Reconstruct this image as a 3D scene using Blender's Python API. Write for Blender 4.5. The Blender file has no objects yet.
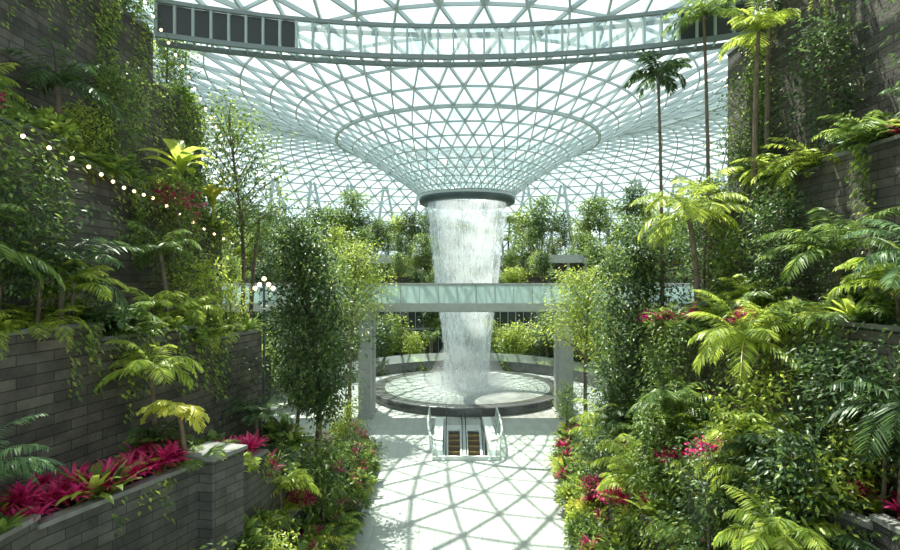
import bpy, math, random
import numpy as np
R = random.Random(7)
NR = np.random.default_rng(7)
pi = math.pi
# ------------------------------------------------------------------ helpers
def mat(name):
    m = bpy.data.materials.new(name); m.use_nodes = True
    nt = m.node_tree; nt.nodes.clear()
    return m, nt, nt.nodes.new('ShaderNodeOutputMaterial')
def N(nt, t, **kw):
    n = nt.nodes.new(t)
    for k, v in kw.items():
        if k.startswith('i_'):
            n.inputs[k[2:].replace('_', ' ')].default_value = v
        else: setattr(n, k, v)
    return n
def L(nt, a, b): nt.links.new(a, b)
def ramp(nt, stops):
    r = nt.nodes.new('ShaderNodeValToRGB')
    e = r.color_ramp.elements
    while len(e) < len(stops): e.new(0.5)
    for el, (p, c) in zip(e, stops):
        el.position = p; el.color = (*c, 1)
    return r
def simple(name, col, rough=0.5, metal=0.0, noise=0.0, emis=None, es=0):
    m, nt, out = mat(name)
    b = N(nt, 'ShaderNodeBsdfPrincipled')
    b.inputs['Roughness'].default_value = rough
    b.inputs['Metallic'].default_value = metal
    if noise:
        t = N(nt, 'ShaderNodeTexCoord'); n = N(nt, 'ShaderNodeTexNoise'); n.inputs['Scale'].default_value = 3
        n.inputs['Detail'].default_value = 6
        L(nt, t.outputs['Object'], n.inputs['Vector'])
        r = ramp(nt, [(0.3, tuple(c*(1-noise) for c in col)), (0.7, tuple(min(1, c*(1+noise)) for c in col))])
        L(nt, n.outputs['Fac'], r.inputs['Fac']); L(nt, r.outputs['Color'], b.inputs['Base Color'])
    else: b.inputs['Base Color'].default_value = (*col, 1)
    if emis:
        b.inputs['Emission Color'].default_value = (*emis, 1); b.inputs['Emission Strength'].default_value = es
    L(nt, b.outputs[0], out.inputs[0])
    return m
def leafmat(name, cols, trans=0.45, rough=0.4):
    m, nt, out = mat(name)
    g = N(nt, 'ShaderNodeNewGeometry')
    n = len(cols)
    r = ramp(nt, [(i/(n-1), c) for i, c in enumerate(cols)])
    L(nt, g.outputs['Random Per Island'], r.inputs['Fac'])
    b = N(nt, 'ShaderNodeBsdfPrincipled'); b.inputs['Roughness'].default_value = rough
    L(nt, r.outputs['Color'], b.inputs['Base Color'])
    t = N(nt, 'ShaderNodeBsdfTranslucent')
    hs = N(nt, 'ShaderNodeHueSaturation'); hs.inputs['Hue'].default_value = .482; hs.inputs['Saturation'].default_value = 1.0; hs.inputs['Value'].default_value = 2.1
    L(nt, r.outputs['Color'], hs.inputs['Color']); L(nt, hs.outputs[0], t.inputs['Color'])
    mx = N(nt, 'ShaderNodeMixShader'); mx.inputs[0].default_value = trans
    L(nt, b.outputs[0], mx.inputs[1]); L(nt, t.outputs[0], mx.inputs[2]); L(nt, mx.outputs[0], out.inputs[0])
    return m
# plant palette
BARK, DARK, MID, LIGHT, PINK, YEL, PALE = range(7)
PM = [simple('bark', (0.16, 0.12, 0.085), 0.9, noise=0.4),
      leafmat('leaf_dark', [(0.026, 0.052, 0.022), (0.052, 0.10, 0.032), (0.10, 0.17, 0.05)], 0.38),
      leafmat('leaf_mid', [(0.05, 0.09, 0.026), (0.108, 0.185, 0.038), (0.22, 0.30, 0.06)]),
      leafmat('leaf_light', [(0.13, 0.205, 0.03), (0.26, 0.35, 0.052), (0.43, 0.48, 0.09)]),
      leafmat('leaf_magenta', [(0.20, 0.01, 0.04), (0.48, 0.02, 0.11), (0.72, 0.07, 0.23)]),
      leafmat('leaf_yellow', [(0.29, 0.34, 0.05), (0.42, 0.45, 0.07), (0.55, 0.5, 0.10)]),
      leafmat('leaf_bluegreen', [(0.055, 0.11, 0.055), (0.11, 0.195, 0.09), (0.2, 0.30, 0.13)])]

class Geo:
    def __init__(s): s.v = []; s.f = []; s.m = []; s.n = 0
    def add(s, v, f, m):
        v = np.asarray(v, float).reshape(-1, 3); f = np.asarray(f, int)
        s.v.append(v); s.f.append(f + s.n); s.n += len(v)
        s.m.append(np.full(len(f), m) if np.isscalar(m) else np.asarray(m))
        return s
    def arr(s): return np.concatenate(s.v), np.concatenate(s.f), np.concatenate(s.m)
def build(name, geo, mats, smooth=False, loc=None, parent=None):
    v, f, m = geo.arr() if isinstance(geo, Geo) else geo
    me = bpy.data.meshes.new(name)
    k = f.shape[1]
    me.vertices.add(len(v)); me.vertices.foreach_set('co', v.astype(np.float32).ravel())
    me.loops.add(f.size); me.loops.foreach_set('vertex_index', f.astype(np.int32).ravel())
    me.polygons.add(len(f))
    me.polygons.foreach_set('loop_start', np.arange(0, f.size, k, dtype=np.int32))
    for x in mats: me.materials.append(x)
    me.polygons.foreach_set('material_index', m.astype(np.int32))
    me.polygons.foreach_set('use_smooth', np.full(len(f), smooth))
    me.update(calc_edges=True); me.validate()
    o = bpy.data.objects.new(name, me); bpy.context.collection.objects.link(o)
    if loc: o.location = loc
    if parent: o.parent = parent
    return o
def inst(name, me, loc, rz=0, s=1, sz=None):
    o = bpy.data.objects.new(name, me); bpy.context.collection.objects.link(o)
    o.location = loc; o.rotation_euler = (0, 0, rz); o.scale = (s, s, sz or s)
    return o
def norm(a): return a/np.maximum(np.linalg.norm(a, axis=-1, keepdims=True), 1e-9)
def box(g, x0, x1, y0, y1, z0, z1, m):
    v = [(x0,y0,z0),(x1,y0,z0),(x1,y1,z0),(x0,y1,z0),(x0,y0,z1),(x1,y0,z1),(x1,y1,z1),(x0,y1,z1)]
    g.add(v, [(0,3,2,1),(4,5,6,7),(0,1,5,4),(1,2,6,5),(2,3,7,6),(3,0,4,7)], m)
def prism4(g, pts, z0, z1, m):
    v = [(x, y, z0) for x, y in pts] + [(x, y, z1) for x, y in pts]
    a = sum(pts[i][0]*pts[(i+1)%4][1]-pts[(i+1)%4][0]*pts[i][1] for i in range(4))
    f = [(0,3,2,1),(4,5,6,7),(0,1,5,4),(1,2,6,5),(2,3,7,6),(3,0,4,7)]
    if a < 0: f = [t[::-1] for t in f]
    g.add(v, f, m)
def bars(g, A, B, w, m, h=None):
    A = np.asarray(A, float).reshape(-1, 3); B = np.asarray(B, float).reshape(-1, 3)
    w = np.broadcast_to(np.asarray(w, float), (len(A),))[:, None]/2
    h = w if h is None else np.broadcast_to(np.asarray(h, float), (len(A),))[:, None]/2
    d = norm(B-A); up = np.tile([0., 0., 1.], (len(A), 1)); bad = np.abs(d[:, 2]) > .95; up[bad] = [1., 0, 0]
    s = norm(np.cross(d, up)); u = np.cross(s, d)
    c = [A+s*w+u*h, A-s*w+u*h, A-s*w-u*h, A+s*w-u*h, B+s*w+u*h, B-s*w+u*h, B-s*w-u*h, B+s*w-u*h]
    v = np.stack(c, 1).reshape(-1, 3)
    f0 = np.array([(0,1,5,4),(1,2,6,5),(2,3,7,6),(3,0,4,7),(0,3,2,1),(4,5,6,7)])
    f = (f0[None]+8*np.arange(len(A))[:, None, None]).reshape(-1, 4)
    g.add(v, f, m)
def tube(g, pts, rad, m, n=6):
    pts = np.asarray(pts, float); k = len(pts); rad = np.broadcast_to(rad, (k,))
    t = norm(np.gradient(pts, axis=0)); ref = np.array([0.3, 0.1, 1.]) if abs(t[0][2]) < .8 else np.array([1., .1, 0])
    s = norm(np.cross(t, ref)); u = np.cross(t, s)
    a = np.arange(n)*2*pi/n
    v = pts[:, None]+rad[:, None, None]*(s[:, None]*np.cos(a)[None, :, None]+u[:, None]*np.sin(a)[None, :, None])
    f = [(i*n+j, i*n+(j+1)%n, (i+1)*n+(j+1)%n, (i+1)*n+j) for i in range(k-1) for j in range(n)]
    g.add(v.reshape(-1, 3), f, m)
def lathe(g, prof, c, m, n=96, a0=0, a1=2*pi):
    full = abs(a1-a0-2*pi) < 1e-6
    a = np.linspace(a0, a1, n+1)[:n if full else n+1]; k = len(a); P = len(prof)
    v = [(c[0]+r*math.cos(t), c[1]+r*math.sin(t), z) for r, z in prof for t in a]
    f = [(i*k+j, i*k+(j+1)%k, (i+1)*k+(j+1)%k, (i+1)*k+j) for i in range(P-1) for j in range(k if full else k-1)]
    g.add(v, f, m)
def leaves(g, base, d, Ln, W, m, droop=.15):
    base = np.asarray(base, float); n = len(base); d = norm(np.asarray(d, float))
    Ln = np.broadcast_to(Ln, (n,))[:, None]; W = np.broadcast_to(W, (n,))[:, None]
    rnd = NR.normal(size=(n, 3))*.35+np.array([0, 0, 1.])
    s = norm(np.cross(d, rnd)); mid = base+d*Ln*.45
    tip = base+d*Ln; tip[:, 2] -= (Ln*droop)[:, 0]
    v = np.stack([base, mid+s*W/2, tip, mid-s*W/2], 1).reshape(-1, 3)
    f = np.arange(4*n).reshape(n, 4)
    g.add(v, f, m)
def arc(p0, az, el, Ln, k, grav):
    pts = [np.array(p0, float)]; e = el
    for i in range(k):
        d = np.array([math.cos(az)*math.cos(e), math.sin(az)*math.cos(e), math.sin(e)])
        pts.append(pts[-1]+d*Ln/k); e -= grav/k*(.5+i/k)
    return np.array(pts)
def frond(g, p0, az, el, Ln, grav, m, pairs=20, ll=.35, lw=.045, hang=.25, rr=.012):
    p = arc(p0, az, el, Ln, 9, grav)
    tube(g, p, np.linspace(rr, rr*.3, 10), m, 3)
    t = np.linspace(.1, .99, pairs)
    P = np.stack([np.interp(t*9, range(10), p[:, i]) for i in range(3)], 1)
    T = norm(np.stack([np.interp(t*9, range(10), np.gradient(p[:, i])) for i in range(3)], 1))
    S = norm(np.cross(T, [0, 0, 1.]))
    lf = ll*(.35+.65*np.sin(np.clip(t*1.0+.08, 0, 1)*pi)**.6)
    for sg in (1, -1):
        d = T*.55+S*sg*.85+np.array([0, 0, -hang])+NR.normal(size=(pairs, 3))*.07
        leaves(g, P, d, lf, lw, m, .18)
def strap(g, p0, az, el, Ln, W, grav, m, k=5, fold=.2):
    p = arc(p0, az, el, Ln, k, grav); t = np.linspace(0, 1, k+1)
    w = W/2*np.sin(np.clip(t*.93+.07, 0, 1)*pi)**.7; w[-1] = W*.02
    T = norm(np.gradient(p, axis=0)); S = np.array([-math.sin(az), math.cos(az), 0]); U = np.cross(S, T); U *= np.sign(U[:, 2:3]+1e-6)
    Lf = p+S*w[:, None]+U*(w*fold)[:, None]; Rt = p-S*w[:, None]+U*(w*fold)[:, None]
    v = np.stack([Lf, p, Rt], 1).reshape(-1, 3)
    f = []
    for i in range(k):
        a = 3*i; f += [(a, a+1, a+4, a+3), (a+1, a+2, a+5, a+4)]
    g.add(v, f, m)
def ru(a, b): return R.uniform(a, b)
# ------------------------------------------------------------------ plant templates (arrays)
def t_fern(Ln=.8, n=15, m=MID, pairs=13, e0=.5, e1=1.2):
    g = Geo()
    for i in range(n): frond(g, (0, 0, .02), i*2.4+ru(-.2, .2), ru(e0, e1), Ln*ru(.7, 1.1), ru(1.2, 2.2), m, pairs, Ln*.24, Ln*.65/pairs, .1, .008)
    return g.arr()
def t_cordy(m=PINK, n=24, Ln=.55, W=.1):
    g = Geo(); h = ru(.15, .4); tube(g, [(0, 0, 0), (0, 0, h)], .02, BARK, 4)
    for i in range(n): strap(g, (0, 0, h*ru(.5, 1)), i*2.4, ru(.3, 1.4), Ln*ru(.7, 1.1), W, ru(.6, 1.8), m, 4)
    return g.arr()
def t_nest(m=LIGHT, n=18, Ln=1.1, W=.2):
    g = Geo()
    for i in range(n): strap(g, (0, 0, .03), i*2.4, ru(.5, 1.35), Ln*ru(.7, 1.1), W, ru(.6, 1.7), m, 6)
    return g.arr()
def t_shrub(r=.5, n=330, m=MID, ll=.15, lw=.075):
    g = Geo()
    d = norm(NR.normal(size=(n, 3))); d[:, 2] = np.abs(d[:, 2])*.9+.05
    lob = 1+.3*np.sin(d[:, 0]*5+ru(0, 6))*np.cos(d[:, 1]*4+ru(0, 6))
    b = d*(r*NR.uniform(.35, 1, n)**.5*lob)[:, None]
    leaves(g, b, d+NR.normal(size=(n, 3))*.6, ll*NR.uniform(.7, 1.3, n), lw, m)
    for i in range(6): tube(g, [(0, 0, -.05), (ru(-.3, .3)*r, ru(-.3, .3)*r, .3*r), (ru(-.6, .6)*r, ru(-.6, .6)*r, .7*r)], [.015, .01, .006], BARK, 3)
    return g.arr()
def t_banana(H=1.6, n=9, Ln=1.5, W=.42, m=LIGHT):
    g = Geo(); tube(g, [(0, 0, 0), (.03, 0, H*.5), (0, 0, H)], [.09, .07, .05], m, 7)
    for i in range(n): strap(g, (0, 0, H*ru(.75, 1)), i*2.4, ru(.6, 1.3), Ln*ru(.7, 1.1), W, ru(1.2, 2.3), m, 8, .25)
    return g.arr()
def t_palm(H=3, n=14, Ln=1.8, m=MID, tr=.07, ll=.5, lean=.1, grav=1.9, pairs=26, e0=.1, e1=1.35, lw=.055):
    g = Geo()
    az = ru(0, 6.28); pts = [(lean*H*math.cos(az)*t*t, lean*H*math.sin(az)*t*t, H*t) for t in np.linspace(0, 1, 6)]
    tube(g, pts, np.linspace(tr*1.25, tr*.8, 6), BARK, 8)
    top = pts[-1]
    for i in range(n): frond(g, top, i*2.4+ru(-.2, .2), ru(e0, e1), Ln*ru(.8, 1.1), ru(grav*.7, grav*1.2), m, pairs, ll, lw, .3, .02)
    return g.arr()
def t_tree(H=7, z0=2.5, rad=1.6, nl=3500, m=MID, ll=.2, lw=.09, nb=26, tr=.1, layered=0, m2=None, spread=.27, p2=.3):
    g = Geo()
    bx, by = ru(-.05, .05)*H, ru(-.05, .05)*H
    tp = lambda t: np.array([bx*t*t, by*t*t+.03*H*math.sin(t*4), H*.93*t])
    tube(g, [tp(t) for t in np.linspace(0, 1, 9)], np.linspace(tr*1.3, tr*.25, 9), BARK, 7)
    C = []; 
    for i in range(nb):
        zz = z0+(H-z0)*((i+.5)/nb)
        if layered: zz = z0+(H-z0)*(math.floor((i+.5)/nb*layered)+.5)/layered+ru(-.12, .12)
        u = (zz-z0)/(H-z0); rr = rad*(math.sin((.12+.86*u)*pi)**.55 if not layered else (1.05-.75*u))*ru(.6, 1.25)
        a = i*2.4+ru(-.5, .5)
        s = tp(max(.1, (zz-.25*rr)/H*.95)); e = np.array([s[0]+rr*math.cos(a), s[1]+rr*math.sin(a), zz+.1*rr])
        mid = (s+e)/2+np.array([0, 0, .12*rr])
        tube(g, [s, mid, e], [tr*.35, tr*.22, tr*.1], BARK, 4)
        for t in (.35, .55, .75, .92, 1.0): C.append(s+(e-s)*t+np.array([0, 0, .1*rr]))
    C = np.array(C); k = NR.integers(0, len(C), nl)
    sg = rad*spread
    off = NR.normal(size=(nl, 3))*np.array([sg, sg, sg*(.35 if layered else .85)])
    b = C[k]+off
    d = norm(off*np.array([1, 1, .5])+NR.normal(size=(nl, 3))*.25)+np.array([0, 0, -.25])
    mm = m if m2 is None else np.where(NR.random(nl) < p2, m2, m)
    leaves(g, b, d, ll*NR.uniform(.6, 1.3, nl), lw, mm)
    return g.arr()
def place(g, tpl, loc, rz=0, s=1, sz=None):
    v, f, m = tpl; c, sn = math.cos(rz), math.sin(rz); sz = sz or s
    w = np.stack([(v[:, 0]*c-v[:, 1]*sn)*s+loc[0], (v[:, 0]*sn+v[:, 1]*c)*s+loc[1], v[:, 2]*sz+loc[2]], 1)
    g.add(w, f, m)
FERN = [t_fern(.8, 15, MID), t_fern(1.0, 17, LIGHT), t_fern(.9, 14, DARK), t_fern(1.2, 18, LIGHT, 22, .1, 1.1), t_fern(1.1, 16, MID, 20, .1, 1.), t_fern(.7, 16, DARK, 14)]
CORD = [t_cordy(), t_cordy(n=20, Ln=.65), t_cordy(n=30, Ln=.5)]
NEST = [t_nest(), t_nest(MID), t_nest(MID, 14, .8, .16)]
SHRUB = [t_shrub(.5, 260, MID, .19, .1), t_shrub(.55, 360, DARK, .13, .06), t_shrub(.45, 240, LIGHT, .18, .1), t_shrub(.6, 420, MID, .11, .05), t_shrub(.6, 150, MID, .32, .2), t_shrub(.6, 400, DARK, .12, .06)]
YSH = [t_shrub(.45, 280, YEL, .2, .09), t_shrub(.45, 300, LIGHT, .2, .09)]
BOUG = [t_shrub(.6, 380, PINK, .12, .09)]
SPALM = [t_palm(.5, 12, 1.2, MID, .04, .35), t_palm(.9, 12, 1.4, LIGHT, .04, .4), t_palm(.7, 12, 1.3, DARK, .04, .4)]
SMALLTREE = [t_tree(3.2, 1., .9, 1000, MID, .19, .09, 14, .04), t_tree(3.6, 1.2, 1., 1200, DARK, .15, .07, 14, .04), t_tree(2.8, .8, .9, 900, LIGHT, .19, .09, 12, .035)]
# ------------------------------------------------------------------ structural materials
def brick(name, c1, c2, mortar, bw, rh, scale=1.0, rough=.8, side=True, ms=.012, bump=.3):
    m, nt, out = mat(name)
    t = N(nt, 'ShaderNodeTexCoord'); s = N(nt, 'ShaderNodeSeparateXYZ'); L(nt, t.outputs['Object'], s.inputs[0])
    cb = N(nt, 'ShaderNodeCombineXYZ')
    if side:
        a = N(nt, 'ShaderNodeMath', operation='ADD'); L(nt, s.outputs[0], a.inputs[0]); L(nt, s.outputs[1], a.inputs[1])
        L(nt, a.outputs[0], cb.inputs[0]); L(nt, s.outputs[2], cb.inputs[1])
    else:
        L(nt, s.outputs[0], cb.inputs[1]); L(nt, s.outputs[1], cb.inputs[0])
    b = N(nt, 'ShaderNodeTexBrick'); b.inputs['Scale'].default_value = scale
    b.inputs['Brick Width'].default_value = bw; b.inputs['Row Height'].default_value = rh
    b.inputs['Mortar Size'].default_value = ms; b.inputs['Color1'].default_value = (*c1, 1); b.inputs['Color2'].default_value = (*c2, 1)
    b.inputs['Mortar'].default_value = (*mortar, 1)
    L(nt, cb.outputs[0], b.inputs['Vector'])
    n = N(nt, 'ShaderNodeTexNoise'); n.inputs['Scale'].default_value = 1.3; n.inputs['Detail'].default_value = 10; n.inputs['Roughness'].default_value = .65
    L(nt, t.outputs['Object'], n.inputs['Vector'])
    rr = ramp(nt, [(.3, (.42, .42, .42)), (.7, (1.3, 1.27, 1.2))]) if side else ramp(nt, [(.3, (.82, .82, .82)), (.7, (1.08, 1.08, 1.06))])
    L(nt, n.outputs['Fac'], rr.inputs[0])
    mx = N(nt, 'ShaderNodeMix', data_type='RGBA', blend_type='MULTIPLY'); mx.inputs[0].default_value = 1
    L(nt, b.outputs['Color'], mx.inputs[6]); L(nt, rr.outputs[0], mx.inputs[7])
    p = N(nt, 'ShaderNodeBsdfPrincipled'); p.inputs['Roughness'].default_value = rough
    L(nt, mx.outputs[2], p.inputs['Base Color'])
    n3 = N(nt, 'ShaderNodeTexNoise'); n3.inputs['Scale'].default_value = 14; n3.inputs['Detail'].default_value = 6; L(nt, t.outputs['Object'], n3.inputs['Vector'])
    ad = N(nt, 'ShaderNodeMath', operation='MULTIPLY_ADD'); ad.inputs[1].default_value = .9 if side else .05; L(nt, n3.outputs[0], ad.inputs[0]); L(nt, b.outputs['Fac'], ad.inputs[2])
    bp = N(nt, 'ShaderNodeBump'); bp.inputs['Strength'].default_value = bump; bp.inputs['Distance'].default_value = .03; bp.invert = True
    L(nt, ad.outputs[0], bp.inputs['Height']); L(nt, bp.outputs[0], p.inputs['Normal'])
    L(nt, p.outputs[0], out.inputs[0]); return m
M_STONE = brick('slate_block_wall', (.15, .132, .11), (.072, .064, .056), (.024, .022, .02), 1.1, .25, ms=.013, bump=1.)
M_STONE2 = brick('grey_block_planter', (.12, .115, .107), (.07, .068, .064), (.026, .024, .022), .9, .24, ms=.012, bump=.7)
M_FLOOR = brick('pale_granite_paving', (.46, .485, .465), (.38, .405, .385), (.25, .27, .255), 1.2, .6, side=False, rough=.32, ms=.014, bump=.1)
M_CAP = simple('planter_cap', (.19, .19, .18), .6, noise=.3)
M_SOIL = simple('soil', (.04, .035, .022), 1, noise=.4)
M_STEEL = simple('painted_steel', (.44, .51, .52), .4)
M_WHITE = simple('white_panel', (.72, .76, .73), .45)
M_LEDGE = simple('ledge_panel', (.40, .42, .39), .5, noise=.1)
M_DKST = simple('dark_steel', (.06, .085, .09), .35, .3)
M_CONC = simple('pillar_concrete', (.34, .355, .34), .6, noise=.1)
M_POOL = simple('dark_granite', (.075, .08, .077), .25, noise=.2)
M_FAC = simple('dark_facade_glass', (.03, .045, .045), .08)
def glass(name, tint, haze, hazecol=(.8, .9, .92), gl=.06, vary=False):
    m, nt, out = mat(name)
    tr = N(nt, 'ShaderNodeBsdfTransparent'); tr.inputs[0].default_value = (*tint, 1)
    tl = N(nt, 'ShaderNodeBsdfTranslucent'); tl.inputs[0].default_value = (*hazecol, 1)
    gs = N(nt, 'ShaderNodeBsdfGlossy'); gs.inputs['Roughness'].default_value = .05
    a = N(nt, 'ShaderNodeMixShader'); a.inputs[0].default_value = haze
    if vary:
        g = N(nt, 'ShaderNodeNewGeometry'); r = ramp(nt, [(0, (haze*.4,)*3), (.8, (haze,)*3), (.93, (haze*2.2,)*3), (1, (haze*3.0,)*3)])
        L(nt, g.outputs['Random Per Island'], r.inputs[0]); L(nt, r.outputs[0], a.inputs[0])
        mu = N(nt, 'ShaderNodeMath', operation='MULTIPLY'); mu.inputs[1].default_value = 7.31
        fr = N(nt, 'ShaderNodeMath', operation='FRACT'); L(nt, g.outputs['Random Per Island'], mu.inputs[0]); L(nt, mu.outputs[0], fr.inputs[0])
        r2 = ramp(nt, [(0, tuple(c*.82 for c in tint)), (.35, tint), (1, tuple(min(1, c*1.05) for c in tint))]); L(nt, fr.outputs[0], r2.inputs[0]); L(nt, r2.outputs[0], tr.inputs[0])
    L(nt, tr.outputs[0], a.inputs[1]); L(nt, tl.outputs[0], a.inputs[2])
    b = N(nt, 'ShaderNodeMixShader'); b.inputs[0].default_value = gl
    L(nt, a.outputs[0], b.inputs[1]); L(nt, gs.outputs[0], b.inputs[2]); L(nt, b.outputs[0], out.inputs[0]); return m
M_RGLASS = glass('roof_glass', (.84, .945, .965), .10, (.8, .91, .93), vary=True)
M_GLASS = glass('balustrade_glass', (.82, .92, .90), .3)
# ------------------------------------------------------------------ world, sun, camera
C = (1.44, 47.5)
w = bpy.data.worlds.new('sky'); bpy.context.scene.world = w; w.use_nodes = True
nt = w.node_tree; nt.nodes.clear()
out = nt.nodes.new('ShaderNodeOutputWorld'); bg = nt.nodes.new('ShaderNodeBackground')
tc = nt.nodes.new('ShaderNodeTexCoord'); sp = nt.nodes.new('ShaderNodeSeparateXYZ'); nt.links.new(tc.outputs['Generated'], sp.inputs[0])
r = ramp(nt, [(0, (.76, .90, .93)), (.2, (.72, .90, .965)), (1, (.58, .80, .94))])
nt.links.new(sp.outputs[2], r.inputs[0])
cn = nt.nodes.new('ShaderNodeTexNoise'); cn.inputs['Scale'].default_value = 2.2; cn.inputs['Detail'].default_value = 7
nt.links.new(tc.outputs['Generated'], cn.inputs['Vector'])
cr = ramp(nt, [(.42, (0, 0, 0)), (.62, (1, 1, 1))]); nt.links.new(cn.outputs['Fac'], cr.inputs[0])
mx = nt.nodes.new('ShaderNodeMix'); mx.data_type = 'RGBA'; nt.links.new(cr.outputs[0], mx.inputs[0])
nt.links.new(r.outputs[0], mx.inputs[6]); mx.inputs[7].default_value = (1, 1, .99, 1)
nt.links.new(mx.outputs[2], bg.inputs[0]); bg.inputs[1].default_value = 1.5
nt.links.new(bg.outputs[0], out.inputs[0])
sun = bpy.data.lights.new('sun', 'SUN'); sun.energy = 14.5; sun.angle = .009; sun.color = (1, .93, .78)
so = bpy.data.objects.new('sun', sun); bpy.context.collection.objects.link(so)
from mathutils import Vector
so.rotation_euler = Vector((-.22, .36, .95)).to_track_quat('Z', 'Y').to_euler()
cam = bpy.data.cameras.new('camera'); cam.lens = 22.4; cam.sensor_width = 36; cam.clip_end = 500
co = bpy.data.objects.new('camera', cam); bpy.context.collection.objects.link(co)
co.location = (0, 0, 10); co.rotation_euler = (pi/2, 0, 0); bpy.context.scene.camera = co
vs = bpy.context.scene.view_settings
vs.view_transform = 'Standard'; vs.look = 'None'; vs.exposure = 0.04; vs.gamma = 1.04
# ------------------------------------------------------------------ floor with escalator opening
g = Geo()
hx0, hx1, hy0, hy1 = -.55, 2.3, 30.3, 37.2
for a in [(-80, 80, -30, hy0), (-80, 80, hy1, 135), (-80, hx0, hy0, hy1), (hx1, 80, hy0, hy1)]:
    box(g, a[0], a[1], a[2], a[3], -.4, 0, 0)
build('floor', g, [M_FLOOR])
# ------------------------------------------------------------------ roof
PR = [3.9, 5, 7, 10, 14, 18, 24, 32, 40, 48, 56, 62, 66, 68.5]
PZ = [16.6, 17.5, 18.9, 20.7, 22.7, 24.3, 26.2, 27.7, 27.8, 26.2, 22, 16, 8, 0]
fine = np.linspace(3.9, 68.5, 600); fz = np.interp(fine, PR, PZ)
kk = np.ones(31)/31; fzp = np.convolve(np.pad(fz, 15, 'edge'), kk, 'valid'); mask = (fine > 8) & (fine < 60); fz = np.where(mask, fzp, fz)
zr = lambda r: float(np.interp(r, fine, fz))
rin = [3.95]
while rin[-1] < 23.5: rin.append(rin[-1]*1.135)
rin[-1] = 26.
s = np.concatenate([[0], np.cumsum(np.hypot(np.diff(fine), np.diff(fz)))])
s0 = np.interp(26, fine, s); ns = 25
rout = [float(np.interp(q, s, fine)) for q in np.linspace(s0, s[-1], ns+1)]
gs_, gg = Geo(), []
def net(rr, n, wf):
    def node(i, j): 
        a = (j+(.5 if i % 2 else 0))*2*pi/n+.02
        return (C[0]+rr[i]*math.cos(a), C[1]+rr[i]*math.sin(a), zr(rr[i]))
    A, B, W, T = [], [], [], []
    for i in range(len(rr)):
        for j in range(n):
            p = node(i, j); 
            A.append(p); B.append(node(i, j+1)); W.append(wf(i)*.75)
            if i < len(rr)-1:
                if i % 2 == 0: u, v_ = node(i+1, j-1), node(i+1, j)
                else: u, v_ = node(i+1, j), node(i+1, j+1)
                A += [p, p]; B += [u, v_]; W += [wf(i)]*2
                T.append((p, u, v_)); T.append((p, v_, node(i, j+1)))
    bars(gs_, A, B, np.array(W), 0, h=np.array(W)*1.9)
    return T
T1 = net(rin, 48, lambda i: .042+.0054*rin[i])
T2 = net(rout, 120, lambda i: .15)
for rr_, ww in ((rin[8], .24), (26., .36), (3.95, .2)):
    a = np.linspace(0, 2*pi, 97); P = np.stack([C[0]+rr_*np.cos(a), C[1]+rr_*np.sin(a), np.full(97, zr(rr_)-.05)], 1)
    bars(gs_, P[:-1], P[1:], ww, 0)
root = bpy.data.objects.new('glass_roof', None); bpy.context.collection.objects.link(root)
build('diagrid', gs_, [M_STEEL], parent=root)
tv = np.array(T1+T2).reshape(-1, 3); tv[:, 2] += .12; tf = np.arange(len(tv)).reshape(-1, 3)
build('panes', (tv, tf, np.zeros(len(tf))), [M_RGLASS], parent=root)
g = Geo()
lathe(g, [(3.3, 16.0), (3.9, 15.95), (4.05, 16.1), (4.05, 16.75), (3.9, 16.85), (3.35, 16.8), (3.3, 16.0)], C, 0, 96)
build('oculus_rim', g, [M_DKST], True, parent=root)
g = Geo()   # splayed columns carrying the roof
A, B = [], []
for i in range(34):
    a = math.radians(-25+i*7); b0 = (C[0]+47*math.cos(a), C[1]+47*math.sin(a), 9)
    for da in (-3.2, 3.2):
        a2 = a+math.radians(da); A.append(b0); B.append((C[0]+50*math.cos(a2), C[1]+50*math.sin(a2), zr(50)))
bars(g, A, B, .42, 0); build('splayed_columns', g, [M_STEEL], parent=root)
# ------------------------------------------------------------------ curved ring beam over the canyon
g = Geo(); cy, RR = -5.9, 30.9
def rb(t, z, dr=0): return ((RR+dr)*math.sin(t), cy+(RR+dr)*math.cos(t), z)
ts = np.linspace(-.395, .405, 37)
for z, hh in ((19.72, .2), (21.1, .16)):
    for dr in (0, .9):
        P = np.array([rb(t, z, dr) for t in ts]); bars(g, P[:-1], P[1:], .16, 0, h=hh)
P0 = np.array([rb(t, 19.72) for t in ts]); P1 = np.array([rb(t, 21.1) for t in ts]); P2 = np.array([rb(t, 19.72, .9) for t in ts]); P3 = np.array([rb(t, 21.1, .9) for t in ts])
bars(g, P0, P1, .09, 1); bars(g, P2, P3, .09, 1); bars(g, P1, P3, .07, 1); bars(g, P0, P2, .07, 1)
def panel(i, m, z0=19.86, z1=21.0, dr=0):
    t0, t1 = ts[i]+.002, ts[i+1]-.002
    g.add([rb(t0, z0, dr), rb(t1, z0, dr), rb(t1, z1, dr), rb(t0, z1, dr)], [(0, 1, 2, 3)], m)
for i in range(36): panel(i, 2 if (i < 8 or i > 31) else 3, dr=.05)
build('curved_ring_beam', g, [simple('ring_steel', (.19, .23, .235), .4), M_STEEL, simple('dark_louvre', (.015, .02, .022), .4), M_GLASS])
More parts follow.
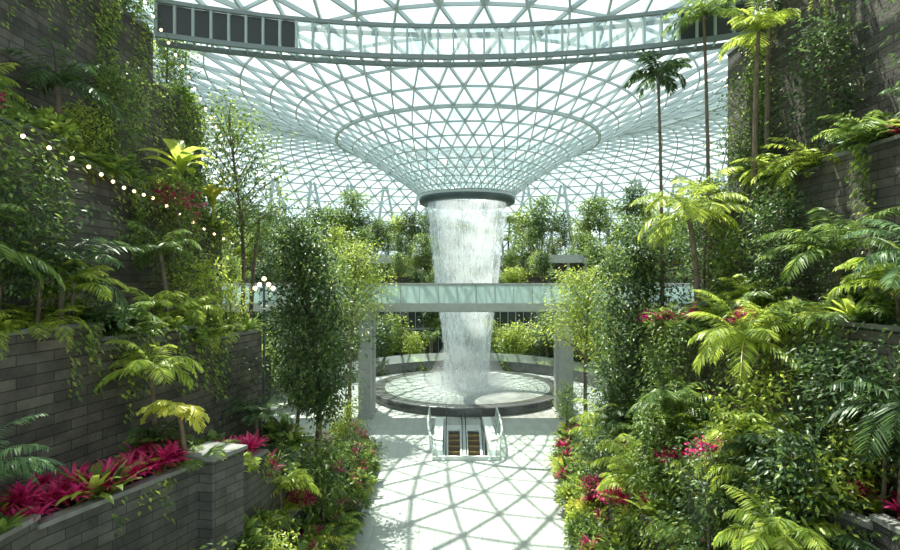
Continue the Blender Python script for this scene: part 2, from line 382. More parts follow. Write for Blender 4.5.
# ------------------------------------------------------------------ waterfall
def water(name, lo, hi, amin, amax):
    m_w, nt, out = mat(name)
    t = N(nt, 'ShaderNodeTexCoord'); mp = N(nt, 'ShaderNodeMapping'); mp.inputs['Scale'].default_value = (5, 5, .22)
    L(nt, t.outputs['Object'], mp.inputs[0]); n1 = N(nt, 'ShaderNodeTexNoise'); n1.inputs['Scale'].default_value = 1.8; n1.inputs['Detail'].default_value = 8; n1.inputs['Roughness'].default_value = .75
    L(nt, mp.outputs[0], n1.inputs['Vector'])
    n2 = N(nt, 'ShaderNodeTexNoise'); n2.inputs['Scale'].default_value = .6; n2.inputs['Detail'].default_value = 6; L(nt, t.outputs['Object'], n2.inputs['Vector'])
    mm = N(nt, 'ShaderNodeMath', operation='MULTIPLY_ADD'); mm.inputs[1].default_value = .8; L(nt, n2.outputs[0], mm.inputs[0]); L(nt, n1.outputs[0], mm.inputs[2])
    rr = ramp(nt, [(lo, (amin,)*3), (hi, (amax,)*3)]); L(nt, mm.outputs[0], rr.inputs[0])
    d = N(nt, 'ShaderNodeBsdfDiffuse'); d.inputs[0].default_value = (.82, .87, .9, 1); tl = N(nt, 'ShaderNodeBsdfTranslucent'); tl.inputs[0].default_value = (.82, .88, .92, 1)
    a = N(nt, 'ShaderNodeMixShader'); a.inputs[0].default_value = .5; L(nt, d.outputs[0], a.inputs[1]); L(nt, tl.outputs[0], a.inputs[2])
    tr = N(nt, 'ShaderNodeBsdfTransparent'); b = N(nt, 'ShaderNodeMixShader'); L(nt, rr.outputs[0], b.inputs[0]); L(nt, tr.outputs[0], b.inputs[1]); L(nt, a.outputs[0], b.inputs[2]); L(nt, b.outputs[0], out.inputs[0])
    return m_w
m_w = water('falling_water', .74, 1.14, .03, .42)
m_drop = simple('water_drops', (.85, .9, .93), .3)
WZ = [.62, 2, 4.5, 7, 9.5, 11.5, 13.5, 15.5, 16.6]; WR = [1.75, 1.8, 2.0, 2.3, 2.65, 2.85, 3.1, 3.3, 3.34]
g = Geo()
for k in (1., .8):
    lathe(g, [(k*r_, z) for r_, z in zip(WR[::-1], WZ[::-1])], (0, 0), 0, 96)
n = 8000
z = NR.uniform(.7, 16.5, n)**1.0; a = NR.uniform(0, 2*pi, n); rw = np.interp(z, WZ, WR)*(1+NR.normal(size=n)*.03)
b = np.stack([rw*np.cos(a), rw*np.sin(a), z], 1)
leaves(g, b, np.tile([0, 0, -1.], (n, 1))+NR.normal(size=(n, 3))*.05, NR.uniform(.15, .6, n), NR.uniform(.012, .028, n), 1, 0)
n = 9000; a = NR.uniform(0, 2*pi, n); q = np.abs(NR.normal(size=n)); rw = 1.4+q*1.3
b = np.stack([rw*np.cos(a), rw*np.sin(a), .65+NR.random(n)**1.6*3.0*np.exp(-q*.9)], 1)
leaves(g, b, NR.normal(size=(n, 3)), NR.uniform(.03, .09, n), .035, 1, 0)
wf = build('waterfall', g, [m_w, m_drop], True, loc=(C[0], C[1], 0))
mm_, nt, out = mat('spray_mist')
vv = N(nt, 'ShaderNodeVolumeScatter'); vv.inputs['Color'].default_value = (.96, .98, 1, 1); vv.inputs['Density'].default_value = .13; vv.inputs['Anisotropy'].default_value = .2
L(nt, vv.outputs[0], out.inputs['Volume'])
g = Geo(); lathe(g, [(.01, .64), (4.2, .64), (3.8, 1.1), (2.9, 2.2), (2.3, 3.6), (1.2, 4.6), (.01, 4.9)], (0, 0), 0, 40)
build('mist', g, [mm_], True, parent=wf)
# ------------------------------------------------------------------ pool
m_p, nt, out = mat('pool_water')
p = N(nt, 'ShaderNodeBsdfPrincipled'); p.inputs['Roughness'].default_value = .15
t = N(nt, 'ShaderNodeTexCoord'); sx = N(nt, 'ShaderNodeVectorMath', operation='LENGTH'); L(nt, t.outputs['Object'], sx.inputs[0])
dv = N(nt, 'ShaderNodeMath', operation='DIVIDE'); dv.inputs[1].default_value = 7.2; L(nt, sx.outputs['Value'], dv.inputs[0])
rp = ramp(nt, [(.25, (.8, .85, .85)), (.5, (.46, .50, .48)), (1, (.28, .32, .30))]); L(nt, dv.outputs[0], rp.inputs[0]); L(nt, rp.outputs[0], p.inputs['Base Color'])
wv = N(nt, 'ShaderNodeTexWave', wave_type='RINGS', rings_direction='Z'); wv.inputs['Scale'].default_value = 1.1; wv.inputs['Distortion'].default_value = 3; wv.inputs['Detail'].default_value = 4
L(nt, t.outputs['Object'], wv.inputs['Vector']); bp = N(nt, 'ShaderNodeBump'); bp.inputs['Strength'].default_value = .4; bp.inputs['Distance'].default_value = .1
L(nt, wv.outputs['Fac'], bp.inputs['Height']); L(nt, bp.outputs[0], p.inputs['Normal']); L(nt, p.outputs[0], out.inputs[0])
g = Geo()
lathe(g, [(8.1, 0), (8.15, .6), (8.05, .65), (7.0, .65), (6.95, .64), (6.8, .5)], (0, 0), 0, 128)
lathe(g, [(7.0, .62), (.01, .62)], (0, 0), 1, 128)
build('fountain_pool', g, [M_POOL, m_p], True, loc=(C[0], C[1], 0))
g = Geo()
lathe(g, [(11.6, 0), (11.6, 1.0), (11.9, 1.0), (11.9, 0)], C, 0, 80, math.radians(-20), math.radians(200))
lathe(g, [(11.7, 1.0), (11.7, 1.8)], C, 1, 80, math.radians(-20), math.radians(200))
build('curved_parapet', g, [M_POOL, M_GLASS])
# ------------------------------------------------------------------ bridge
g = Geo()
bx0, bx1, by0, by1 = -19, 21.5, 38.6, 42
box(g, bx0, bx1, by0, by1, 7.45, 7.95, 0)
box(g, bx0, bx1, by0-.1, by0, 7.5, 8.05, 1)
for y in (by0, by1-.04):
    box(g, bx0, bx1, y, y+.03, 8.05, 9.3, 2)
    bars(g, [(bx0, y, 9.34)], [(bx1, y, 9.34)], .11, 3)
    xs = np.arange(bx0, bx1, 1.3); bars(g, [(x, y-.03, 7.9) for x in xs], [(x, y-.03, 9.3) for x in xs], .045, 3)
for x in (-5.95, 8.15):
    for y in (39.3, 41.3):
        box(g, x-.42, x+.42, y-.42, y+.42, .12, 7.45, 3); box(g, x-.55, x+.55, y-.55, y+.55, 0, .12, 3); box(g, x-.5, x+.5, y-.5, y+.5, 7.15, 7.45, 3)
m_par, nt, out = mat('frosted_parapet')
p1 = N(nt, 'ShaderNodeBsdfPrincipled'); p1.inputs['Base Color'].default_value = (.48, .56, .55, 1); p1.inputs['Roughness'].default_value = .2
t1 = N(nt, 'ShaderNodeBsdfTranslucent'); t1.inputs[0].default_value = (.72, .84, .82, 1); mm1 = N(nt, 'ShaderNodeMixShader'); mm1.inputs[0].default_value = .5
L(nt, p1.outputs[0], mm1.inputs[1]); L(nt, t1.outputs[0], mm1.inputs[2]); L(nt, mm1.outputs[0], out.inputs[0])
build('footbridge', g, [M_CONC, M_LEDGE, m_par, M_CONC])
# ------------------------------------------------------------------ escalators
M_STEP = simple('escalator_step', (.20, .14, .09), .45, .4); M_BLACK = simple('handrail_rubber', (.01, .01, .01), .4)
M_YEL = simple('step_line', (.6, .42, .05), .5)
M_SS = simple('brushed_steel', (.66, .68, .67), .35, .4)
for xc in (.26, 1.49):
    g = Geo(); n = 20; y0 = 36.2; tread = .4; rise = .23
    box(g, xc-.45, xc+.45, y0, 37.25, -.1, .015, 2)
    for i in range(n):
        y = y0-i*tread; z = -.02-i*rise
        box(g, xc-.42, xc+.42, y-tread, y, z-rise-.25, z-rise, 0)
        box(g, xc-.42, xc+.42, y-tread, y-tread+.05, z-rise, z-rise+.012, 1)
    ye, ze = y0-n*tread, -n*rise
    for sx in (-.5, .5):
        x = xc+sx
        v = [(x, y0+.9, .0), (x, y0, 0), (x, ye, ze), (x, ye, ze+.95), (x, y0, .95), (x, y0+.9, .95)]
        g.add([v[0], v[1], v[4], v[5]], [(0, 1, 2, 3)], 3); g.add([v[1], v[2], v[3], v[4]], [(0, 1, 2, 3)], 3)
        tube(g, [(x, ye, ze+.98), (x, y0, .98), (x, y0+.9, .98), (x, y0+1.08, .85), (x, y0+1.1, .6), (x, y0+.95, .42)], .035, 4, 6)
        s1 = .13
        g.add([(x-s1, y0+1, .03), (x+s1, y0+1, .03), (x+s1, y0, .03), (x-s1, y0, .03)], [(0, 1, 2, 3)], 2)
        g.add([(x-s1, y0, .05), (x+s1, y0, .05), (x+s1, ye, ze+.05), (x-s1, ye, ze+.05)], [(0, 1, 2, 3)], 2)
    build('escalator', g, [M_STEP, M_YEL, M_SS, M_GLASS, M_BLACK])
g = Geo()
box(g, hx0-.1, hx0, hy0-5, hy1, -5.2, 0-.41, 0); box(g, hx1, hx1+.1, hy0-5, hy1, -5.2, -.41, 0)
box(g, hx0, hx1, 27, 37.2, -5.3, -5.2, 0); box(g, hx0, hx1, 37.25, 37.4, -5.2, -.41, 0)
build('escalator_pit', g, [M_WHITE])
g = Geo()
for x0_, x1_ in ((hx0-.4, hx0+.12), (hx1-.12, hx1+.4)): box(g, x0_, x1_, hy0+.1, 37.5, .0, .5, 2)
box(g, hx0-.4, hx1+.4, hy0-.12, hy0+.02, 0, .22, 2)
def rail(path, h=1.1):
    for (x0, y0), (x1, y1) in zip(path[:-1], path[1:]):
        fl = .12
        cx = (hx0+hx1)/2; o0 = fl*np.sign(x0-cx); o1 = fl*np.sign(x1-cx)
        g.add([(x0, y0, 0), (x1, y1, 0), (x1+o1, y1, h), (x0+o0, y0, h)], [(0, 1, 2, 3)], 0)
        bars(g, [(x0+o0, y0, h), (x0, y0, .05)], [(x1+o1, y1, h), (x1, y1, .05)], .09, 1)
        bars(g, [(x0, y0, 0)], [(x0+o0, y0, h)], .06, 1)
a = [(-1.25, 37.6), (-1.25, 35.5), (-1.2, 33.5), (-1.1, 32), (-.95, 31), (-.7, 30.3), (-.3, 30.05)]
rail(a); rail([(1.75-x, y) for x, y in a])
build('escalator_balustrade', g, [M_GLASS, M_SS, M_WHITE])
# ------------------------------------------------------------------ canyon walls & planters
LT = dict(
 T3=[(-12.2,0,-12.2,10,-20,22.4),(-12.2,10,-12.2,15,-20,21.9),(-12.2,15,-12.2,19,-20,21.2),(-12.2,19,-12.2,23,-20,19.8),(-12.2,23,-12.2,27.5,-20,17.9)],
 T2=[(-11,0,-11,12,-12.2,14.3),(-11,12,-11,16,-12.2,13.8),(-11,16,-11,20,-12.2,13.2),(-11,20,-11,23.5,-12.2,12.6),(-11,23.5,-11,27,-12.2,12)],
 T1=[(-9.9,0,-9.7,11,-11,9.0),(-9.7,11,-9,14.5,-11,8.7),(-9,14.5,-8.2,18,-11,8.3),(-8.2,18,-7.4,22,-11,7.8),(-9.6,22,-9.6,30,-14,5.8)])
RT = dict(
 T3=[(12.4,0,12.4,12,20,22.4),(12.4,12,12.4,17,20,22.2),(12.4,17,12.4,21,20,21.2),(12.4,21,12.4,25,20,19.8)],
 T2=[(11.2,0,11.2,12,12.4,13.7),(11.2,12,11.2,17,12.4,13.4),(11.2,17,11.2,21,12.4,13.2),(11.2,21,11.2,25,12.4,12.6)],
 T1=[(10,0,9.7,11,11.2,8.9),(9.7,11,9.2,14.5,11.2,8.8),(9.2,14.5,8.7,19,11.2,8.5),(8.7,19,8.3,23,11.2,8),(10,23,10,31,14,5.8)])
LP = dict(
 P1=[(-8.6,4,-8.1,11,-10,5.2),(-8.1,11,-6.5,15,-10,5.0),(-6.5,15,-5.9,18,-9.5,4.3),(-5.9,18,-5.7,23,-9.3,3.3)],
 P2=[(-6.9,4,-6.4,13,-9,2.7),(-6.4,13,-5.6,18,-8,2.2),(-5.6,18,-4.9,23,-7,1.7),(-4.9,23,-4.7,27,-7,1.2)],
 P3=[(-4.2,12,-3.75,20,-7,.5),(-3.75,20,-3.75,29,-6,.5),(-3.75,29,-5.4,34,-8,.5)])
RP = dict(
 P1=[(8.8,4,8.3,11,10,5.2),(8.3,11,7.0,15,10,5.0),(7.0,15,6.8,19,9.5,4.2),(6.8,19,6.9,24,9.5,3.2)],
 P2=[(7.3,4,6.9,13,9,3.4),(6.9,13,6.1,18,8,2.4),(6.1,18,6.0,23,8,1.6),(6.0,23,6.6,28,9,1.2)],
 P3=[(4.3,12,4.5,20,7,.5),(4.5,20,5.5,29,8,.5),(5.5,29,7.3,35,10,.5)])
def seg_solid(g, s_, mi, cap=True):
    x0, y0, x1, y1, bx, z = s_
    prism4(g, [(x0, y0), (x1, y1), (bx, y1), (bx, y0)], -.0, z, mi)
    sg = 1 if x0 > 0 else -1
    prism4(g, [(x0-.05*sg, y0-.02), (x1-.05*sg, y1+.02), (x1+.28*sg, y1+.02), (x0+.28*sg, y0-.02)], z, z+.1, 2)
    prism4(g, [(x0+.28*sg, y0), (x1+.28*sg, y1), (bx, y1), (bx, y0)], z, z+.05, 3)
for nm, T, P in (('left', LT, LP), ('right', RT, RP)):
    g = Geo()
    for k in T:
        for s_ in T[k]: seg_solid(g, s_, 0)
    build('wall_'+nm, g, [M_STONE, M_STONE2, M_CAP, M_SOIL])
    g = Geo()
    for k in P:
        for s_ in P[k]: seg_solid(g, s_, 1)
    if nm == 'left':   # stepped pier at the change of level
        prism4(g, [(-6.2, 14.6), (-5.75, 15.6), (-6.9, 15.9), (-7.2, 14.8)], 0, 5.15, 1); prism4(g, [(-6.12, 14.5), (-5.65, 15.65), (-6.9, 16.0), (-7.3, 14.75)], 5.15, 5.25, 2)
    build('terraced_planter', g, [M_STONE, M_STONE2, M_CAP, M_SOIL])
# ------------------------------------------------------------------ bed planting
beds = {}
SPEC = dict(fern_bed=(FERN, .65, 1.15), shrub_bed=(SHRUB, .7, 1.35), cordyline_bed=(CORD, .7, 1.15), birds_nest_fern_bed=(NEST, .6, 1.), dwarf_palm_bed=(SPALM, .7, 1.1), golden_shrub_bed=(YSH, .7, 1.2), sapling_bed=(SMALLTREE, .6, 1.1))
def bed(seg, key, dens, weights, maxw=1.6, edge=.15):
    x0, y0, x1, y1, bx, z = seg; sg = 1 if x0 > 0 else -1
    n = int(dens*math.hypot(x1-x0, y1-y0))
    ks = list(weights)
    for i in range(n):
        t = ru(0, 1); y = y0+(y1-y0)*t
        if y < 5: continue
        xe = x0+(x1-x0)*t; wd = min(maxw, abs(bx-xe)-.1); x = xe+sg*(edge+ru(0, 1)*max(0.1, wd-edge))
        k = R.choices(ks, [weights[q] for q in ks])[0]; tp, a, b = SPEC[k]
        sc = ru(a, b)
        place(beds.setdefault((key, k), Geo()), R.choice(tp), (x, y, z+.03), ru(0, 6.28), sc)
for key, T, P in (('l', LT, LP), ('r', RT, RP)):
    lf = key == 'l'
    for s_ in T['T3']: bed(s_, key, 3.5 if lf else 5, dict(fern_bed=3, shrub_bed=4, sapling_bed=1.6, birds_nest_fern_bed=1), 1.6, .3)
    for s_ in T['T2']: bed(s_, key, 5 if lf else 5.5, dict(fern_bed=6, shrub_bed=3, cordyline_bed=.9, birds_nest_fern_bed=1.4, dwarf_palm_bed=1.2, sapling_bed=.5), 1.1, -.05)
    for s_ in T['T1']: bed(s_, key, 6.5 if lf else 7, dict(fern_bed=6, shrub_bed=3, birds_nest_fern_bed=1.4, dwarf_palm_bed=1.4, sapling_bed=.6), 1.6, -.05)
    for s_ in P['P1']: bed(s_, key, 5 if lf else 9, dict(cordyline_bed=4 if lf else 2.2, shrub_bed=2.5 if lf else 3, fern_bed=3, birds_nest_fern_bed=1, dwarf_palm_bed=.2 if lf else 1.4, sapling_bed=.001 if lf else .4), 2, 0)
    for s_ in P['P2']: bed(s_, key, (5 if s_[1] < 15 else 8) if lf else 9, dict(cordyline_bed=2.4, shrub_bed=3.5, fern_bed=4, golden_shrub_bed=1.1, birds_nest_fern_bed=1, dwarf_palm_bed=.4 if lf else 1, sapling_bed=.001 if lf else .5), 1.5, 0)
    for s_ in P['P3']: bed(s_, key, 9, dict(cordyline_bed=2.6, shrub_bed=4.5, fern_bed=4, golden_shrub_bed=.8, birds_nest_fern_bed=.7, sapling_bed=.2), 1.5, .1)
for i in range(84):
    t = i/83; y = 9+t*10; xe = np.interp(y, [4, 11, 15, 18, 23], [-8.6, -8.1, -6.5, -5.9, -5.7]); z = 5.1 if y < 15 else (4.35 if y < 18 else 3.35)
    place(beds[('l', 'cordyline_bed')], R.choice(CORD), (xe-ru(.15, .9), y, z), ru(0, 6), ru(.65, 1.05))
for (k, nme), g in beds.items(): build(nme, g, PM)
# vines on the stone faces
def vines(segs, nper, key, zlo, depth=(.6, 2.8), bias=0.):
    g = Geo(); B, D, = [], []
    for x0, y0, x1, y1, bx, z in segs:
        sg = -1 if x0 > 0 else 1
        for i in range(int(nper*(y1-y0))):
            t = ru(0, 1); y = y0+(y1-y0)*t
            if y < 6: continue
            if math.sin(y*1.7+z)+math.sin(y*.63+2*z)+bias < ru(-.7, .7): continue
            x = x0+(x1-x0)*t+sg*.08; ln = ru(*depth); k = int(ln/.05)
            zz = z-np.linspace(-.1, ln, k); ph = ru(0, 6)
            yy = y+.12*np.sin(zz*2+ph)+NR.normal(size=k)*.09
            xx = x+sg*(np.abs(NR.normal(size=k))*.12+.1*(1-np.linspace(0, 1, k)))
            B.append(np.stack([xx, yy, zz], 1)); D.append(np.stack([np.full(k, sg*.6), NR.normal(size=k)*.6, NR.normal(size=k)*.3-.7], 1))
    B = np.concatenate(B); D = np.concatenate(D); n = len(B)
    leaves(g, B, D, .15*NR.uniform(.7, 1.3, n), .085, np.where(NR.random(n) < .3, LIGHT, MID))
    build('hanging_vines', g, PM)
vines(LT['T3'], 7, 'l', 0, (1, 5)); vines(LT['T2'], 6, 'l', 0, (.5, 2.8), .1); vines(LT['T1'], 6, 'l', 0, (.3, 2.4), .1); vines(LP['P1'], 4, 'l', 0, (.2, .9), 0); vines(LP['P2'], 6, 'l', 0, (.2, 1.2), .3)
vines(RT['T3'], 7, 'r', 0, (1, 5), .2); vines(RT['T2'], 7, 'r', 0, (.5, 3.2), .1); vines(RT['T1'], 7, 'r', 0, (.3, 2.8), .3); vines(RP['P1'], 8, 'r', 0, (.3, 1.8), .4); vines(RP['P2'], 8, 'r', 0, (.2, 1.4), .8)
# ------------------------------------------------------------------ feature plants
def one(name, tpl, loc, rz=None, s=1):
    g = Geo(); place(g, tpl, (0, 0, 0), ru(0, 6.28) if rz is None else rz, s)
    return build(name, g, PM, loc=loc)
# left
one('columnar_tree', t_tree(11.8, 3.6, 1.75, 13500, DARK, .21, .1, 56, .13, m2=MID, p2=.2, spread=.19), (-6., 24.5, .5))
one('slender_tree', t_tree(12.5, 6, 2.2, 4200, MID, .2, .1, 30, .1, spread=.16), (-9.9, 26.0, 5.8))
one('slender_tree', t_tree(8, 2.5, 1.4, 3600, DARK, .2, .09, 26, .09), (-8.3, 30.0, 1.0))
one('terminalia_tree', t_tree(12.2, 7.6, 2.2, 6000, LIGHT, .2, .1, 34, .12, layered=6, m2=MID), (-6.5, 36, 0))
one('palm_tree', t_palm(7.2, 14, 2.0, DARK, .1, .6), (-10.0, 28, 5.8))
one('banana_plant', t_banana(1.9, 11, 1.9, .5, LIGHT), (-10.9, 22.6, 12.6))
one('banana_plant', t_banana(1.5, 10, 1.6, .45, YEL), (-10.8, 25.5, 12))
one('palm_tree', t_palm(2.3, 13, 1.9, DARK, .09, .55), (-11.5, 16.5, 13.2))
one('palm_tree', t_palm(2.8, 12, 1.6, MID, .07, .45), (-9.3, 18.5, 8.0))
one('palm_tree', t_palm(1.2, 15, 1.9, DARK, .07, .5), (-9.6, 13.8, 8.7))
one('palm_tree', t_palm(1.6, 14, 1.8, MID, .07, .5), (-9.9, 11.4, 8.9))
one('palm_tree', t_palm(2.6, 12, 1.4, LIGHT, .06, .42), (-8.0, 15.2, 4.9))
one('palm_tree', t_palm(1.5, 13, 1.4, DARK, .06, .42), (-6.9, 20.0, 3.4))
one('broad_leaf_palm', t_palm(1.5, 12, 1.05, YEL, .06, .34, pairs=11, lw=.12, grav=2.3, e0=.2, e1=1.2), (-6.9, 14.6, 4.9))
one('cycad', t_palm(.9, 20, 1.9, PALE, .12, .36, pairs=40, lw=.04), (-8.6, 9.8, 5.2))
for x, y, z, H in ((-11.7, 11, 13.8, 5.5), (-11.6, 19.5, 13.2, 4), (-12.9, 18, 21.2, 3.5), (-12.9, 13, 21.9, 3), (-12.7, 16, 21.2, 3), (-10, 12.3, 9, 4.6), (-12.8, 22, 19.8, 3), (-10.2, 20.8, 7.8, 6), (-8.4, 20.5, 3.5, 4)):
    one('small_tree', t_tree(H, H*.25, 1.15, 2400, R.choice([MID, DARK, MID]), .17, .08, 20, .06), (x, y, z))
for x, y, z, s_ in ((-10.55, 21.4, 12.6, 1.5), (-10.6, 12.5, 13.8, .8), (8.6, 19.2, 8.5, .9), (8.3, 21.3, 8.1, .9), (8.1, 22.6, 8.1, .8), (8.7, 16.6, 8.6, .7), (7.0, 15.0, 5.1, .9), (6.8, 17, 4.3, .8), (5.9, 20.5, 1.8, .9), (5.7, 22, 1.6, .9), (-5.3, 20, 1.9, .8), (-4.2, 24, .6, .8), (-4.3, 21, .6, .7), (6.9, 19, 3.9, .7)):
    one('bougainvillea', BOUG[0], (x, y, z), s=s_)
# right
one('columnar_tree', t_tree(11.4, 1.5, 1.8, 15000, DARK, .2, .1, 60, .13, m2=MID, p2=.2, spread=.19), (8., 24.2, .5))
one('terminalia_tree', t_tree(10.4, 5.8, 2.5, 7000, LIGHT, .2, .1, 34, .12, layered=5, m2=MID, p2=.2), (8.3, 34., 0))
one('palm_tree', t_palm(10.6, 18, 1.6, DARK, .07, .45, lean=.02, grav=2.2, lw=.08), (9.1, 24, 8))
one('palm_tree', t_palm(12.3, 15, 1.7, MID, .07, .45, lean=.02), (10.2, 22, 8))
one('palm_tree', t_palm(5.2, 14, 1.6, LIGHT, .08, .5, lean=.03), (10.6, 19.5, 13.2))
one('palm_tree', t_palm(7.5, 15, 1.9, MID, .08, .5, lean=.03), (11.6, 20.5, 13.2))
one('palm_tree', t_palm(3.9, 17, 2.4, LIGHT, .1, .65, pairs=34, lw=.06), (9.0, 20.3, 8.3))
one('palm_tree', t_palm(1.8, 14, 2.0, MID, .09, .5, pairs=32, lw=.05), (10.1, 14.6, 8.8))
one('palm_tree', t_palm(1.3, 14, 1.8, PALE, .09, .5, pairs=32, lw=.05), (10.0, 11.8, 9.0))
one('palm_tree', t_palm(3.2, 18, 2.0, LIGHT, .1, .5, pairs=34), (7.9, 15.0, 5))
one('palm_tree', t_palm(2.2, 13, 1.8, DARK, .08, .5), (8.9, 11.0, 5.2))
one('palm_tree', t_palm(1.6, 14, 1.7, MID, .08, .5), (7.2, 18.0, 4.2))
one('palm_tree', t_palm(2.0, 14, 1.8, LIGHT, .07, .5), (6.6, 24.5, 1.6))
one('palm_tree', t_palm(1.6, 14, 1.6, LIGHT, .07, .5), (6.3, 19.5, 1.8))
for x, y, z, s_, k in ((11.3, 17.2, 13.3, 1.5, 3), (11.3, 19, 13.3, 1.4, 3), (11.3, 14.8, 13.5, 1.5, 4), (9.4, 13, 8.9, 1.2, 4), (9.1, 16, 8.6, 1.1, 3), (7.4, 13.8, 5.1, 1.1, 3)):
    one('giant_fern', FERN[k], (x, y, z), s=s_)
for x, y, z, H, rd in ((11.8, 12.5, 13.4, 6, 1.4), (11.8, 17.5, 13.4, 4.5, 1.2), (11.7, 22, 13, 5, 1.2), (12.9, 14.5, 22.2, 3, 1.3), (12.9, 19, 21.2, 3, 1.3), (12.8, 22.5, 19.8, 3, 1.3), (10.3, 17.5, 8.6, 4.0, 1.), (10.3, 22.5, 8, 5.5, 1.2),
    (8.3, 19.5, 4, 4.4, 1.), (8.6, 21.5, 3.2, 5, 1.1), (6.6, 17.5, 2.4, 3.2, .9), (7.4, 12.2, 3.4, 3.0, .85), (8.9, 12.8, 5, 3.4, .9), (7.8, 27, 1.2, 4.5, 1.1)):
    one('small_tree', t_tree(H, H*.2, rd, 2600, R.choice([MID, DARK, MID, DARK]), .16, .075, 24, .06), (x, y, z))
# ------------------------------------------------------------------ far forest terraces
g = Geo(); a0, a1 = math.radians(-25), math.radians(205)
lathe(g, [(22, 0), (22, 6.9)], C, 1, 120, a0, a1)
lathe(g, [(21.4, 7.0), (21.4, 7.6), (22, 7.65)], C, 2, 120, a0, a1); lathe(g, [(22, 6.95), (21.4, 7.0)], C, 2, 120, a0, a1)
pr = [(22, 7.65), (28, 7.65)]
lathe(g, pr, C, 0, 120, a0, a1)
zz = 7.65
for r_, z2 in ((28, 9.3), (34, 11.), (40, 12.6)):
    lathe(g, [(r_, zz), (r_, z2+.4)], C, 3, 120, a0, a1); lathe(g, [(r_, z2+.4), (r_+.4, z2+.4), (r_+.4, z2)], C, 2, 120, a0, a1)
    lathe(g, [(r_+.4, z2), (r_+6, z2)], C, 0, 120, a0, a1); zz = z2
lathe(g, [(46, 12.6), (52, 9), (60, 0)], C, 0, 120, a0, a1)
aa = np.radians(np.arange(-25, 205.1, 2.5)); P0 = np.stack([C[0]+21.9*np.cos(aa), C[1]+21.9*np.sin(aa), 0*aa], 1); P1 = P0.copy(); P1[:, 2] = 7
bars(g, P0, P1, .1, 4)
Q = P0.copy(); Q[:, 2] = 3.4; bars(g, Q[:-1], Q[1:], .25, 4)
Q = P0.copy(); Q[:, :2] = (Q[:, :2]-C)*(21.5/21.9)+C; Q[:, 2] = 8.6; bars(g, Q[:-1], Q[1:], .06, 4)
# balcony pavilions stepping out of the planting
for ad in (62, 112, 128):
    a = math.radians(ad); da = math.radians(5)
    for r0, zb in ((31, 11.6),):
        lathe(g, [(r0+2, zb), (r0-1, zb), (r0-1, zb+.35), (r0+2, zb+.35)], C, 2, 8, a-da, a+da)
        lathe(g, [(r0-.9, zb+.35), (r0-.9, zb+1.1)], C, 2, 8, a-da, a+da)
        A_ = [(C[0]+(r0-.7)*math.cos(a+q*da), C[1]+(r0-.7)*math.sin(a+q*da), 9) for q in (-.9, 0, .9)]
        bars(g, A_, [(x, y, zb) for x, y, _ in A_], .3, 4)
build('forest_terrace_building', g, [M_SOIL, M_FAC, M_LEDGE, M_STONE, M_CONC])
FT = [t_tree(5.2, 1.6, 1.6, 1500, m, .34, .18, 20, .09) for m in (DARK, MID, MID, LIGHT)]+[t_tree(7.5, 3.6, 2.1, 1700, MID, .34, .18, 24, .1, layered=5), t_tree(8, 4.5, 1.5, 1300, DARK, .34, .18, 18, .09)]
FTM = [build('rainforest_tree', (t[0], t[1], t[2]), PM, loc=(C[0]+(20)*math.cos(.5+i*.5), C[1]+20*math.sin(.5+i*.5), 0)).data for i, t in enumerate(FT)]
FP = build('rainforest_palm', t_palm(5.0, 14, 2.2, MID, .12, .7, lw=.1, pairs=18), PM, loc=(C[0]-18, C[1]+8, 0)).data
def ring(r0, r1, z, n, s0, s1, amin=-24, amax=204):
    for i in range(n):
        a = math.radians(amin+(amax-amin)*(i+ru(.1, .9))/n); r_ = ru(r0, r1)
        me = FP if R.random() < .25 else R.choice(FTM); sc = ru(s0, s1)
        inst('rainforest_palm' if me == FP else 'rainforest_tree', me, (C[0]+r_*math.cos(a), C[1]+r_*math.sin(a), z), ru(0, 6.28), sc)
ring(14, 20, 0, 56, .6, 1.0)
ring(23, 27, 7.65, 60, .4, .75); ring(29.5, 33, 9.3, 64, .45, .95); ring(35.5, 39, 11., 78, .6, 1.15); ring(41.5, 45, 12.6, 96, .7, 1.5)
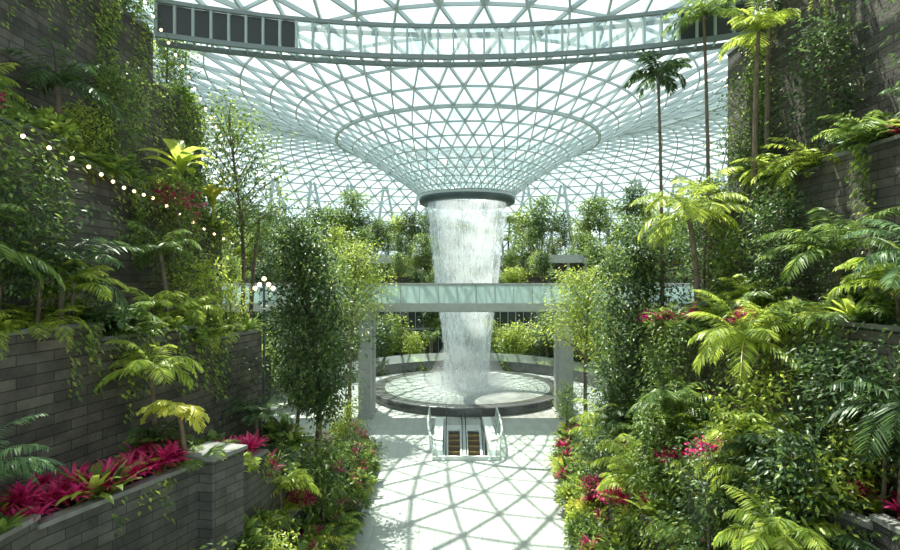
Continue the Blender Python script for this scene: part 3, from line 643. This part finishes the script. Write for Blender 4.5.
# shrub understorey on terraces: one object
g = Geo()
for r0, r1, z, n in ((12.3, 13.6, 0, 90), (22.4, 26, 7.65, 150), (28.6, 32, 9.3, 150), (34.6, 38, 11, 150), (40.6, 44, 12.6, 140)):
    for i in range(n):
        a = math.radians(ru(-20, 200)); r_ = ru(r0, r1); place(g, R.choice(SHRUB[:3]+FERN[2:3]), (C[0]+r_*math.cos(a), C[1]+r_*math.sin(a), z), ru(0, 6), ru(1.2, 2.4))
build('terrace_shrubbery', g, PM)
# ------------------------------------------------------------------ lights
M_BULB = simple('warm_bulb', (1, .85, .6), .3, emis=(1, .74, .4), es=4)
def sph(g, c, r_, m, n=8):
    pr = [(max(r_*math.sin(t), .001), c[2]-r_*math.cos(t)) for t in np.linspace(0, pi, 6)]
    lathe(g, pr, c, m, n)
def string(name, pts, n):
    g = Geo(); pts = np.array(pts, float); tube(g, pts, .012, 0, 4)
    for t in np.linspace(0, len(pts)-1, n):
        p = [np.interp(t, range(len(pts)), pts[:, i]) for i in range(3)]
        tube(g, [(p[0], p[1], p[2]), (p[0], p[1], p[2]-.12)], .02, 0, 4); sph(g, (p[0], p[1], p[2]-.17), .055, 1)
    build(name, g, [M_DKST, M_BULB])
string('string_lights', [(-11.0, 13, 21.9), (-10.9, 15, 21.3), (-10.8, 19, 20.2), (-10.8, 23, 18.4), (-11.0, 27.4, 16.6)], 30)
string('string_lights', [(-10.6, 13, 13.7), (-10.55, 16, 13.4), (-10.55, 18, 13.0), (-10.55, 20, 12.9), (-10.5, 23.5, 12.2), (-10.5, 27, 11.7)], 18)
g = Geo(); x, y = -7.42, 22.35
tube(g, [(x, y, 3.3), (x, y, 3.5), (x, y, 3.52), (x, y, 9.75)], [.13, .13, .05, .04], 0, 8)
for dx in (-.36, -.18, .18, .36):
    tube(g, [(x, y, 9.4), (x+dx*.6, y, 9.35), (x+dx, y, 9.5)], .022, 0, 5); sph(g, (x+dx, y, 9.62-.5*(abs(dx) > .3)*.3), .09, 1, 12)
sph(g, (x, y, 9.85), .09, 1, 12)
build('lamp_post', g, [M_DKST, M_BULB])
